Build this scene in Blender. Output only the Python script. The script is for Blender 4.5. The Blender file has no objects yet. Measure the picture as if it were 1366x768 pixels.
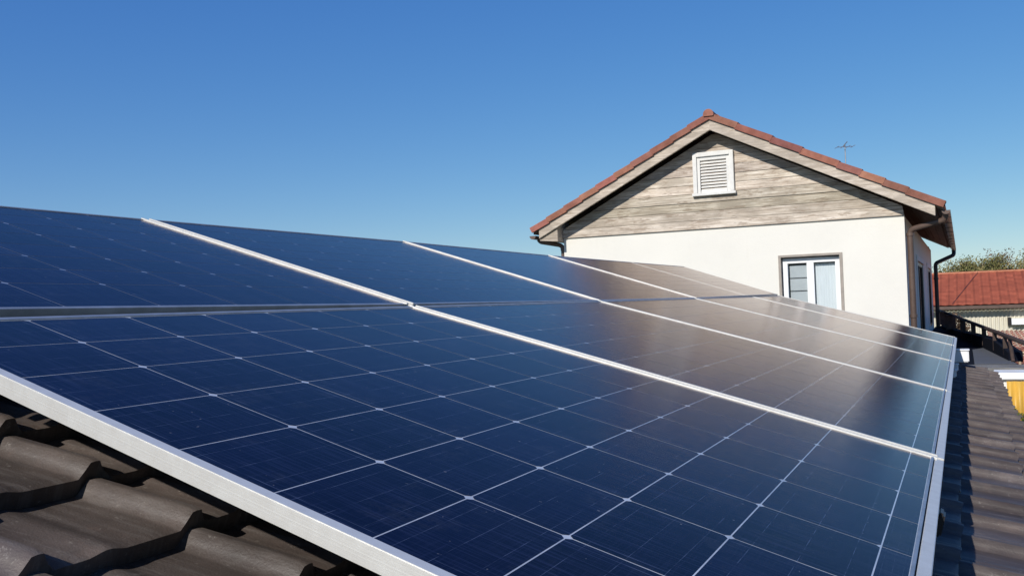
import bpy, bmesh, math, random
from mathutils import Vector, Matrix
from math import radians, sin, cos, pi

random.seed(7)
SC = bpy.context.scene
COL = SC.collection

# ------------------------------------------------------------------ camera
CR = (0.9022819, 0.4296402, -0.0360095)
CU = (0.0410911, -0.0025529, 0.9991522)
CF = (-0.4291840, 0.9029966, 0.0199578)
cd = bpy.data.cameras.new('camera'); cam = bpy.data.objects.new('camera', cd); COL.objects.link(cam)
cd.sensor_width = 36; cd.lens = 36 * 1261.65 / 1366
cd.clip_start = 0.02; cd.clip_end = 4000
cam.matrix_world = Matrix(((CR[0], CU[0], -CF[0], 0), (CR[1], CU[1], -CF[1], 0), (CR[2], CU[2], -CF[2], 0), (0, 0, 0, 1)))
SC.camera = cam

# ------------------------------------------------------------------ light
TOSUN = Vector((-0.17, -1.0, 0.66)).normalized()
ELEV = math.asin(TOSUN.z)
w = bpy.data.worlds.new('World'); SC.world = w; w.use_nodes = True
nt = w.node_tree; nt.nodes.clear()
sky = nt.nodes.new('ShaderNodeTexSky'); sky.sky_type = 'NISHITA'; sky.sun_disc = False
sky.sun_elevation = ELEV
sky.sun_rotation = math.atan2(TOSUN.x, TOSUN.y)
sky.altitude = 1000; sky.air_density = 1.0; sky.dust_density = 0.2; sky.ozone_density = 5.0
bg = nt.nodes.new('ShaderNodeBackground'); bg.inputs['Strength'].default_value = 0.102
wo = nt.nodes.new('ShaderNodeOutputWorld')
hs = nt.nodes.new('ShaderNodeHueSaturation'); hs.inputs['Saturation'].default_value = 1.22; hs.inputs['Hue'].default_value = 0.503; hs.inputs['Value'].default_value = 1.12
nt.links.new(sky.outputs[0], hs.inputs['Color']); sc_ = nt.nodes.new('ShaderNodeSeparateColor'); cc_ = nt.nodes.new('ShaderNodeCombineColor'); nt.links.new(hs.outputs[0], sc_.inputs[0])
for i_, (g_, a_) in enumerate(((0.80, 1.08), (0.76, 1.24), (0.45, 2.60))):      # flatter fall-off towards the horizon than the raw sky model
    p_ = nt.nodes.new('ShaderNodeMath'); p_.operation = 'POWER'; p_.inputs[1].default_value = g_
    q_ = nt.nodes.new('ShaderNodeMath'); q_.operation = 'MULTIPLY'; q_.inputs[1].default_value = a_
    nt.links.new(sc_.outputs[i_], p_.inputs[0]); nt.links.new(p_.outputs[0], q_.inputs[0]); nt.links.new(q_.outputs[0], cc_.inputs[i_])
nt.links.new(cc_.outputs[0], bg.inputs[0]); nt.links.new(bg.outputs[0], wo.inputs[0])
sd = bpy.data.lights.new('sun', 'SUN'); sd.energy = 4.6; sd.angle = radians(0.5); sd.color = (1.0, 0.95, 0.87)
so = bpy.data.objects.new('sun', sd); COL.objects.link(so)
so.rotation_euler = TOSUN.to_track_quat('Z', 'Y').to_euler(); so.location = TOSUN * 30
SC.view_settings.view_transform = 'Standard'; SC.view_settings.look = 'None'
SC.view_settings.exposure = 0.0; SC.view_settings.gamma = 1.0

# ------------------------------------------------------------------ materials
class NT:
    def __init__(s, name):
        s.m = bpy.data.materials.new(name); s.m.use_nodes = True
        s.t = s.m.node_tree; s.b = s.t.nodes['Principled BSDF']
    def n(s, ty, **kw):
        x = s.t.nodes.new(ty)
        for k, v in kw.items():
            if k.startswith('i_'): x.inputs[k[2:].replace('_', ' ')].default_value = v
            else: setattr(x, k, v)
        return x
    def l(s, a, b): s.t.links.new(a, b)
    def coord(s, scale=(1, 1, 1), kind='Object', rot=(0, 0, 0)):
        c = s.n('ShaderNodeTexCoord'); m = s.n('ShaderNodeMapping')
        m.inputs['Scale'].default_value = scale; m.inputs['Rotation'].default_value = rot
        s.l(c.outputs[kind], m.inputs[0]); return m.outputs[0]
    def noise(s, vec, scale, detail=5, rough=0.6):
        x = s.n('ShaderNodeTexNoise'); x.inputs['Scale'].default_value = scale
        x.inputs['Detail'].default_value = detail; x.inputs['Roughness'].default_value = rough
        s.l(vec, x.inputs['Vector']); return x.outputs['Fac']
    def ramp(s, fac, stops):
        r = s.n('ShaderNodeValToRGB'); e = r.color_ramp.elements
        while len(e) < len(stops): e.new(0.5)
        for el, (p, c) in zip(e, stops):
            el.position = p; el.color = (c[0], c[1], c[2], 1) if not isinstance(c, (int, float)) else (c, c, c, 1)
        s.l(fac, r.inputs[0]); return r.outputs[0]
    def mix(s, fac, a, b, mode='MIX'):
        x = s.n('ShaderNodeMix', data_type='RGBA', blend_type=mode)
        for sock, v in ((x.inputs[0], fac), (x.inputs[6], a), (x.inputs[7], b)):
            if isinstance(v, (int, float)): sock.default_value = v
            elif isinstance(v, tuple): sock.default_value = (*v, 1)
            else: s.l(v, sock)
        return x.outputs[2]
    def math(s, op, a, b=0.0):
        x = s.n('ShaderNodeMath', operation=op)
        for sock, v in ((x.inputs[0], a), (x.inputs[1], b)):
            if isinstance(v, (int, float)): sock.default_value = v
            else: s.l(v, sock)
        return x.outputs[0]
    def bump(s, h, strength=0.3, dist=0.01):
        b = s.n('ShaderNodeBump'); b.inputs['Strength'].default_value = strength; b.inputs['Distance'].default_value = dist
        s.l(h, b.inputs['Height']); s.l(b.outputs[0], s.b.inputs['Normal']); return b
    def col(s, c):
        if isinstance(c, tuple): s.b.inputs['Base Color'].default_value = (*c, 1)
        else: s.l(c, s.b.inputs['Base Color'])
    def set(s, **kw):
        for k, v in kw.items(): s.b.inputs[k.replace('_', ' ')].default_value = v

def simple(name, c, rough=0.7, metal=0.0, var=0.25, scale=8, bump=0.15, bd=0.004, stretch=(1, 1, 1), spec=0.4):
    t = NT(name); v = t.coord(stretch)
    a = t.noise(v, scale, 6)
    lo = tuple(x * (1 - var) for x in c); hi = tuple(min(1, x * (1 + var)) for x in c)
    t.col(t.ramp(a, [(0.3, lo), (0.7, hi)])); t.set(Roughness=rough, Metallic=metal)
    t.b.inputs['Specular IOR Level'].default_value = spec
    if bump: t.bump(t.noise(v, scale * 6, 4), bump, bd)
    return t.m

def mat_cells():
    t = NT('solar_cell_silicon')
    u = t.n('ShaderNodeUVMap'); u.uv_map = 'cell'
    m = t.n('ShaderNodeMapping'); t.l(u.outputs[0], m.inputs[0]); v = m.outputs[0]
    # streaks running up the slope (x = along row, y = up slope, in metres)
    m2 = t.n('ShaderNodeMapping'); m2.inputs['Scale'].default_value = (260, 5, 1); t.l(u.outputs[0], m2.inputs[0])
    st = t.noise(m2.outputs[0], 1.0, 3, 0.7)
    m3 = t.n('ShaderNodeMapping'); m3.inputs['Scale'].default_value = (9, 260, 1); t.l(u.outputs[0], m3.inputs[0])
    st2 = t.noise(m3.outputs[0], 1.0, 3, 0.7)
    big = t.noise(v, 2.2, 3)
    # patchy, broken micro texture
    spk = t.noise(v, 600, 2)
    base = t.ramp(big, [(0.3, (0.0012, 0.0010, 0.011)), (0.7, (0.0024, 0.0020, 0.021))])
    at = t.n('ShaderNodeAttribute'); at.attribute_name = 'tint'; base = t.mix(1.0, base, at.outputs['Color'], 'MULTIPLY')
    k = t.mix(t.ramp(st, [(0.50, 0.0), (0.66, 1.0)]), base, (0.011, 0.014, 0.044))
    k = t.mix(t.ramp(st2, [(0.52, 0.0), (0.8, 0.7)]), k, (0.013, 0.016, 0.050))
    k = t.mix(t.ramp(spk, [(0.62, 0.0), (0.8, 0.5)]), k, (0.018, 0.022, 0.060))
    # thin bus bars along the slope, three per cell
    sp = t.n('ShaderNodeSeparateXYZ'); uu = t.n('ShaderNodeUVMap'); uu.uv_map = 'bar'; t.l(uu.outputs[0], sp.inputs[0])
    f = t.math('FRACT', t.math('MULTIPLY', sp.outputs['Y'], 3.0))
    bar = t.math('LESS_THAN', t.math('ABSOLUTE', t.math('SUBTRACT', f, 0.5)), 0.007)
    barn = t.math('MULTIPLY', bar, t.ramp(t.noise(v, 30, 2), [(0.40, 0.05), (0.62, 0.6)]))
    k = t.mix(barn, k, (0.10, 0.13, 0.22))
    g = t.math('LESS_THAN', t.math('ABSOLUTE', t.math('SUBTRACT', t.math('ABSOLUTE', t.math('SUBTRACT', sp.outputs['X'], 0.5)), 0.44)), 0.004)
    k = t.mix(t.math('MULTIPLY', g, t.ramp(t.noise(v, 14, 2), [(0.4, 0.0), (0.6, 0.42)])), k, (0.10, 0.13, 0.22))
    dust = t.noise(v, 5, 6, 0.7)
    k = t.mix(t.ramp(dust, [(0.5, 0.0), (0.95, 0.03)]), k, (0.16, 0.15, 0.14))
    sp1 = t.ramp(t.noise(v, 75, 2, 0.5), [(0.735, 0.0), (0.75, 0.55)])
    k = t.mix(sp1, k, (0.16, 0.165, 0.18))
    wm = t.noise(v, 7, 5, 0.75)
    k = t.mix(t.ramp(wm, [(0.56, 0.0), (0.64, 0.035), (0.66, 0.0)]), k, (0.2, 0.21, 0.23))
    t.col(k)
    t.set(Roughness=0.6, IOR=1.5); t.b.inputs['Specular IOR Level'].default_value = 0.0
    b = t.n('ShaderNodeBump'); b.inputs['Strength'].default_value = 0.11; b.inputs['Distance'].default_value = 0.002
    t.l(t.math('ADD', st, t.math('MULTIPLY', st2, .12)), b.inputs['Height'])
    gl = t.n('ShaderNodeBsdfGlossy'); gl.inputs['Color'].default_value = (1.0, 0.925, 0.89, 1)
    t.l(t.ramp(t.mix(0.5, st, st2), [(0.3, 0.09), (0.7, 0.19)]), gl.inputs['Roughness']); t.l(b.outputs[0], gl.inputs['Normal'])
    fr = t.n('ShaderNodeFresnel'); fr.inputs[0].default_value = 1.20; t.l(b.outputs[0], fr.inputs['Normal'])
    mx = t.n('ShaderNodeMixShader'); t.l(fr.outputs[0], mx.inputs[0]); t.l(t.b.outputs[0], mx.inputs[1]); t.l(gl.outputs[0], mx.inputs[2])
    t.l(mx.outputs[0], t.t.nodes['Material Output'].inputs[0])
    return t.m

def mat_sheet(name='solar_backsheet', lo=(0.34, 0.36, 0.40), hi=(0.60, 0.62, 0.64)):
    t = NT(name); v = t.coord()
    t.col(t.ramp(t.noise(v, 14, 5), [(0.3, lo), (0.7, hi)]))
    t.set(Roughness=0.5); t.b.inputs['Coat Weight'].default_value = 1.0; t.b.inputs['Coat Roughness'].default_value = 0.1
    return t.m

def mat_alu():
    t = NT('anodised_aluminium'); v = t.coord((6, 6, 6)); c = t.n('ShaderNodeTexCoord')
    dp = t.n('ShaderNodeVectorMath', operation='DOT_PRODUCT'); t.l(c.outputs['Object'], dp.inputs[0]); dp.inputs[1].default_value = (sin(.2843), 0, cos(.2843))
    hgt = dp.outputs['Value']
    cb = t.n('ShaderNodeCombineXYZ'); t.l(t.math('MULTIPLY', hgt, 420), cb.inputs[2])
    b = t.noise(cb.outputs[0], 1, 3)
    a = t.noise(v, 6, 6)
    k = t.ramp(a, [(0.3, (0.68, 0.66, 0.61)), (0.7, (0.78, 0.77, 0.72))])
    k = t.mix(t.ramp(b, [(0.35, 0.0), (0.7, 0.45)]), k, (0.60, 0.58, 0.53))
    k = t.mix(t.ramp(t.noise(v, 30, 4, 0.8), [(0.68, 0.0), (0.76, 0.5)]), k, (0.33, 0.30, 0.26))
    k = t.mix(t.ramp(t.noise(t.coord((3, 3, 40)), 5, 5, 0.8), [(0.60, 0.0), (0.75, 0.25)]), k, (0.45, 0.42, 0.38))
    t.col(k); t.set(Metallic=0.4, Roughness=0.42)
    t.bump(b, 0.25, 0.002); return t.m

def mat_alu_dull():
    t = NT('dull_aluminium'); v = t.coord((3, 3, 3)); v2 = t.coord((300, 2, 300))
    a = t.noise(v, 6, 6)
    k = t.ramp(a, [(0.3, (0.36, 0.37, 0.37)), (0.7, (0.52, 0.53, 0.54))])
    t.col(k); t.set(Metallic=0.7, Roughness=0.42); t.bump(t.noise(v2, 1, 3), 0.1, 0.002); return t.m

def mat_tile():
    t = NT('brown_roof_tile'); v = t.coord()
    a = t.noise(v, 3, 6, 0.65); b = t.noise(v, 28, 6, 0.7)
    at = t.n('ShaderNodeAttribute'); at.attribute_name = 'tint'
    k = t.ramp(a, [(0.3, (0.050, 0.038, 0.033)), (0.5, (0.092, 0.071, 0.062)), (0.72, (0.158, 0.128, 0.113))])
    k = t.mix(t.ramp(b, [(0.35, 0.0), (0.7, 0.6)]), k, (0.072, 0.061, 0.054))
    sp = t.noise(v, 120, 3, 0.6)
    k = t.mix(t.ramp(t.math('MULTIPLY', sp, t.ramp(a, [(0.4, 0.7), (0.6, 1.0)])), [(0.60, 0.0), (0.70, 0.55)]), k, (0.25, 0.225, 0.20))
    k = t.mix(t.ramp(t.noise(v, 9, 4, 0.7), [(0.6, 0.0), (0.74, 0.35)]), k, (0.20, 0.14, 0.11))
    wr = t.noise(t.coord((3, 34, 3)), 1.6, 6, 0.7)
    k = t.mix(t.ramp(wr, [(0.50, 0.0), (0.68, 0.5)]), k, (0.175, 0.155, 0.142))
    k = t.mix(t.ramp(t.noise(t.coord((4, 22, 4)), 1.1, 5, 0.7), [(0.54, 0.0), (0.7, 0.6)]), k, (0.040, 0.031, 0.028))
    k = t.mix(t.ramp(t.noise(v, 55, 5, 0.75), [(0.62, 0.0), (0.70, 0.6)]), k, (0.27, 0.24, 0.215))
    mu = t.n('ShaderNodeMix', data_type='RGBA', blend_type='MULTIPLY'); mu.inputs[0].default_value = 1
    t.l(k, mu.inputs[6]); t.l(at.outputs['Color'], mu.inputs[7])
    t.col(mu.outputs[2]); t.set(Roughness=0.54); t.b.inputs['Specular IOR Level'].default_value = 0.45
    t.bump(t.math('ADD', t.noise(v, 260, 4), t.math('MULTIPLY', b, 1.6)), 0.32, 0.003); return t.m

def mat_wood(name, dark, mid, light, axis='X'):
    t = NT(name)
    s = {'X': (2.2, 30, 55), 'Y': (30, 2.2, 55), 'Z': (40, 40, 2.5)}[axis]
    v = t.coord(s); at = t.n('ShaderNodeAttribute'); at.attribute_name = 'tint'
    ad = t.n('ShaderNodeVectorMath', operation='ADD'); t.l(v, ad.inputs[0])
    ml = t.n('ShaderNodeVectorMath', operation='SCALE'); t.l(at.outputs['Color'], ml.inputs[0]); ml.inputs['Scale'].default_value = 40
    t.l(ml.outputs[0], ad.inputs[1])
    a = t.noise(ad.outputs[0], 1.0, 6, 0.65); big = t.noise(t.coord((1.6, 3, 5)), 1.4, 5, 0.7)
    k = t.ramp(a, [(0.28, dark), (0.5, mid), (0.72, light)])
    k = t.mix(t.ramp(big, [(0.42, 0.0), (0.60, 0.8)]), k, tuple(x * 0.66 for x in mid))
    k = t.mix(t.ramp(t.noise(t.coord((2, 6, 9)), 3, 4, 0.6), [(0.55, 0.0), (0.64, 0.7)]), k, tuple(x * 1.3 for x in dark))
    mu = t.mix(1.0, k, at.outputs['Color'], 'MULTIPLY')
    t.col(mu); t.set(Roughness=0.85); t.b.inputs['Specular IOR Level'].default_value = 0.2
    t.bump(a, 0.6, 0.006); return t.m

def mat_plaster(name, c, stain=0.12):
    t = NT(name); v = t.coord()
    k = t.ramp(t.noise(v, 1.2, 6, 0.6), [(0.3, tuple(x * 0.94 for x in c)), (0.7, c)])
    k = t.mix(t.ramp(t.noise(t.coord((3, 3, 0.5)), 1.5, 5, 0.7), [(0.55, 0.0), (0.85, stain)]), k, tuple(x * 0.6 for x in (c[0], c[1] * 0.96, c[2] * 0.9)))
    t.col(k); t.set(Roughness=0.9); t.b.inputs['Specular IOR Level'].default_value = 0.15
    k = t.mix(t.ramp(t.noise(t.coord((7, 7, 0.7)), 1.0, 5, 0.75), [(0.6, 0.0), (0.8, 0.16)]), k, (0.50, 0.45, 0.36)); t.col(k)
    t.bump(t.math('ADD', t.noise(v, 45, 6, 0.7), t.noise(v, 6, 4, 0.6)), 0.28, 0.010); return t.m

def mat_clay(name, lo, hi, sc=6):
    t = NT(name); v = t.coord()
    at = t.n('ShaderNodeAttribute'); at.attribute_name = 'tint'
    k = t.ramp(t.noise(v, sc, 6, 0.7), [(0.3, lo), (0.7, hi)])
    k = t.mix(1.0, k, at.outputs['Color'], 'MULTIPLY')
    t.col(k); t.set(Roughness=0.8); t.b.inputs['Specular IOR Level'].default_value = 0.25
    t.bump(t.noise(v, 40, 5), 0.3, 0.004); return t.m

def mat_glass(name, tint=(0.02, 0.025, 0.03), alpha=0.55):
    t = NT(name); t.t.nodes.remove(t.b)
    g = t.n('ShaderNodeBsdfGlossy'); g.inputs['Roughness'].default_value = 0.02
    tr = t.n('ShaderNodeBsdfTransparent'); tr.inputs[0].default_value = (alpha, alpha * 1.03, alpha * 1.06, 1)
    f = t.n('ShaderNodeFresnel'); f.inputs[0].default_value = 1.22
    mx = t.n('ShaderNodeMixShader'); t.l(f.outputs[0], mx.inputs[0]); t.l(tr.outputs[0], mx.inputs[1]); t.l(g.outputs[0], mx.inputs[2])
    t.l(mx.outputs[0], t.t.nodes['Material Output'].inputs[0]); return t.m

def mat_leaf(name, a, b, c):
    t = NT(name); at = t.n('ShaderNodeAttribute'); at.attribute_name = 'tint'
    sp = t.n('ShaderNodeSeparateColor'); t.l(at.outputs['Color'], sp.inputs[0])
    t.col(t.ramp(sp.outputs[0], [(0.0, a), (0.5, b), (1.0, c)])); t.set(Roughness=0.7)
    t.b.inputs['Specular IOR Level'].default_value = 0.2; return t.m

M = {
 'cells': mat_cells(), 'sheet': mat_sheet(), 'alu': mat_alu(), 'alud': mat_alu_dull(), 'tile': mat_tile(), 'sheet2': mat_sheet('darker_backsheet', (.17, .19, .24), (.30, .32, .37)),  # sheet2 is a darker backsheet tone for the upper row
 'wood': mat_wood('weathered_cladding', (0.22, 0.17, 0.13), (0.56, 0.485, 0.40), (0.80, 0.745, 0.665)),
 'board': mat_wood('weathered_bargeboard', (0.27, 0.225, 0.18), (0.52, 0.45, 0.375), (0.68, 0.61, 0.53)),
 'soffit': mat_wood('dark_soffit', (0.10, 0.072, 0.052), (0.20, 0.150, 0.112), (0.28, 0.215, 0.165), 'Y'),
 'plaster': mat_plaster('cream_plaster', (0.74, 0.715, 0.650)),
 'plaster2': mat_plaster('white_render', (0.78, 0.77, 0.73)),
 'clay': mat_clay('clay_verge', (0.21, 0.083, 0.056), (0.35, 0.15, 0.108)),
 'redroof': mat_clay('red_roof', (0.27, 0.066, 0.034), (0.38, 0.100, 0.052), 3),
 'terra': mat_clay('terracotta', (0.32, 0.12, 0.065), (0.50, 0.21, 0.12), 5),
 'pvc': simple('white_frame', (0.80, 0.80, 0.80), 0.35, 0, 0.04, 5, 0.03),
 'ventw': simple('vent_white_paint', (0.66, 0.645, 0.61), 0.5, 0, 0.08, 12, 0.08),
 'brown': simple('brown_gutter', (0.115, 0.078, 0.062), 0.4, 0.1, 0.18, 6, 0.05),
 'black': simple('black_pipe', (0.018, 0.017, 0.018), 0.4, 0, 0.2, 6, 0.05),
 'rail': simple('rusty_dark_rail', (0.055, 0.034, 0.026), 0.7, 0, 0.35, 14, 0.1),
 'trim': simple('surround_and_shade_tone', (0.33, 0.29, 0.25), 0.8, 0, 0.15, 10, 0.1),  # brown-grey tone of the surround, also used for reveal shadow
 'deck': simple('shaded_felt', (0.006, 0.008, 0.015), 1.0, 0, 0.2, 2.5, 0.3, 0.01, (1, 1, 1), 0.08),  # near-black felt: shade on the flat roof is put into its colour
 'deck_lit': simple('sunlit_felt', (0.085, 0.092, 0.108), 0.85, 0, 0.12, 3, 0.3, 0.01),  # lighter copy of the felt for its sunlit part
 'coping': simple('grey_coping', (0.17, 0.165, 0.155), 0.8, 0, 0.3, 5, 0.3, 0.006),
 'corr': simple('cream_sheet', (0.62, 0.58, 0.47), 0.55, 0.0, 0.12, 2, 0.1, 0.01, (3, 3, 0.4)),
 'yellow': simple('yellow_sheet', (0.58, 0.34, 0.055), 0.45, 0, 0.25, 3, 0.1, 0.01, (1, 1, 0.5)),
 'blind': simple('grey_blind', (0.40, 0.40, 0.375), 0.8, 0, 0.08, 4, 0.1),
 'curtain': simple('pale_curtain', (0.60, 0.60, 0.565), 0.9, 0, 0.06, 6, 0.2, 0.01, (8, 8, 0.5)),
 'dark': simple('dark_interior', (0.02, 0.02, 0.022), 0.9, 0, 0.2, 4, 0.0),
 'glass': mat_glass('window_glass', alpha=0.96), 'glassd': mat_glass('dark_window_glass', alpha=0.35),
 'pale': simple('pale_timber', (0.52, 0.40, 0.26), 0.7, 0, 0.2, 12, 0.1),
 'bark': simple('bark', (0.13, 0.105, 0.085), 0.9, 0, 0.3, 10, 0.4, 0.01, (1, 1, 0.3)),
 'leaf': mat_leaf('autumn_leaf', (0.085, 0.10, 0.035), (0.17, 0.165, 0.06), (0.33, 0.24, 0.10)),
 'leafg': mat_leaf('green_leaf', (0.03, 0.055, 0.015), (0.06, 0.10, 0.025), (0.13, 0.14, 0.04)),
 'leafb': mat_leaf('brown_leaf', (0.05, 0.035, 0.022), (0.13, 0.085, 0.05), (0.26, 0.18, 0.12)),
}
def mat_ground():
    t = NT('ground_earth_grass'); v = t.coord()
    k = t.ramp(t.noise(v, 0.15, 8, 0.65), [(0.35, (0.05, 0.065, 0.025)), (0.55, (0.10, 0.10, 0.05)), (0.75, (0.17, 0.14, 0.10))])
    k = t.mix(t.ramp(t.noise(v, 3, 6, 0.7), [(0.4, 0.0), (0.7, 0.5)]), k, (0.07, 0.07, 0.035))
    t.col(k); t.set(Roughness=0.95); t.bump(t.noise(v, 6, 8), 0.6, 0.05); return t.m
M['ground'] = mat_ground()

# ------------------------------------------------------------------ helpers
class MB:
    def __init__(s): s.v = []; s.f = []; s.t = []; s.sm = []
    def add(s, vs, fs, tint=None, smooth=False):
        o = len(s.v); s.v += [tuple(p) for p in vs]
        for f in fs: s.f.append(tuple(i + o for i in f)); s.t.append(tint or (1, 1, 1)); s.sm.append(smooth)
    def hexa(s, p, tint=None):   # 8 points: bottom 4 ccw (seen from above), top 4 ccw
        s.add(p, [(3, 2, 1, 0), (4, 5, 6, 7), (0, 1, 5, 4), (1, 2, 6, 5), (2, 3, 7, 6), (3, 0, 4, 7)], tint)
    def box(s, a, b, tint=None):
        x0, y0, z0 = a; x1, y1, z1 = b
        s.hexa([(x0, y0, z0), (x1, y0, z0), (x1, y1, z0), (x0, y1, z0), (x0, y0, z1), (x1, y0, z1), (x1, y1, z1), (x0, y1, z1)], tint)
    def prism(s, poly, d, tint=None):
        n = len(poly); d = Vector(d); a = [Vector(p) for p in poly]; b = [p + d for p in a]
        s.add(a + b, [tuple(range(n))[::-1], tuple(range(n, 2 * n))] + [(i, (i + 1) % n, n + (i + 1) % n, n + i) for i in range(n)], tint)
    def tube(s, pts, r, seg=12, tint=None, caps=True):
        pts = [Vector(p) for p in pts]; n = len(pts)
        rs = r if isinstance(r, (list, tuple)) else [r] * n
        vs = []; ref = None
        for i, p in enumerate(pts):
            d = (pts[min(i + 1, n - 1)] - pts[max(i - 1, 0)]).normalized()
            if ref is None:
                ref = d.orthogonal().normalized()
            ref = (ref - d * ref.dot(d)).normalized(); bi = d.cross(ref)
            for k in range(seg):
                a = 2 * pi * k / seg; vs.append(p + (ref * cos(a) + bi * sin(a)) * rs[i])
        fs = [(i * seg + k, i * seg + (k + 1) % seg, (i + 1) * seg + (k + 1) % seg, (i + 1) * seg + k) for i in range(n - 1) for k in range(seg)]
        s.add(vs, fs, tint, True)
        if caps: s.add(vs[:seg], [tuple(range(seg))[::-1]], tint); s.add(vs[-seg:], [tuple(range(seg))], tint)
    def build(s, name, mat, parent=None, bevel=0.0):
        me = bpy.data.meshes.new(name); me.from_pydata(s.v, [], s.f); me.materials.append(mat)
        me.polygons.foreach_set('use_smooth', s.sm)
        a = me.color_attributes.new('tint', 'FLOAT_COLOR', 'CORNER')
        buf = []
        for p, t in zip(me.polygons, s.t): buf += [t[0], t[1], t[2], 1.0] * p.loop_total
        a.data.foreach_set('color', buf)
        bm = bmesh.new(); bm.from_mesh(me); bmesh.ops.recalc_face_normals(bm, faces=bm.faces)
        if bevel:
            bmesh.ops.remove_doubles(bm, verts=bm.verts, dist=1e-5)
            bmesh.ops.bevel(bm, geom=[e for e in bm.edges if len(e.link_faces) == 2 and e.calc_face_angle(0) > 0.6], offset=bevel, segments=2, affect='EDGES')
        bm.to_mesh(me); bm.free()
        o = bpy.data.objects.new(name, me); COL.objects.link(o)
        if parent: o.parent = parent; o.matrix_parent_inverse = parent.matrix_world.inverted()
        return o

def tag(o, label=None, cat=None, group=None, kind=None):
    if label: o['label'] = label
    if cat: o['category'] = cat
    if group: o['group'] = group
    if kind: o['kind'] = kind
    return o
def empty(name, loc, label, cat, group=None):
    o = bpy.data.objects.new(name, None); COL.objects.link(o); o.location = loc; o.empty_display_size = 0.2
    o.matrix_world = Matrix.Translation(loc)
    return tag(o, label, cat, group)
def bend(pts, r=0.05, n=5):   # round the corners of a polyline
    P = [Vector(p) for p in pts]; out = [P[0]]
    for i in range(1, len(P) - 1):
        a = (P[i - 1] - P[i]); b = (P[i + 1] - P[i]); ra = min(r, a.length * .45, b.length * .45)
        p0 = P[i] + a.normalized() * ra; p1 = P[i] + b.normalized() * ra
        for k in range(n + 1):
            t = k / n; out.append(p0 * (1 - t) ** 2 + P[i] * 2 * t * (1 - t) + p1 * t * t)
    out.append(P[-1]); return out
rnd = random.random
def jt(a=0.1): k = 1 + (rnd() - 0.5) * 2 * a; return (k, k, k)

# ------------------------------------------------------------------ ground
GZ = -3.6
g = MB(); g.add([(-1500, -600, GZ), (1500, -600, GZ), (1500, 2500, GZ), (-1500, 2500, GZ)], [(0, 1, 2, 3)])
tag(g.build('ground', M['ground']), kind='structure')

# ------------------------------------------------------------------ array planes
XL, ZL, AL = -1.5128, 0.0093, 0.2843
XU, ZU, AU = -1.5514, 0.0152, 0.3127
NL = Vector((sin(AL), 0, cos(AL))); NU = Vector((sin(AU), 0, cos(AU)))
def PL(Y, v, h=0.0): return Vector((XL + v * cos(AL), Y, ZL - v * sin(AL))) + NL * h
def PU(Y, v, h=0.0): return Vector((XU - v * cos(AU), Y, ZU + v * sin(AU))) + NU * h

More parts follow.
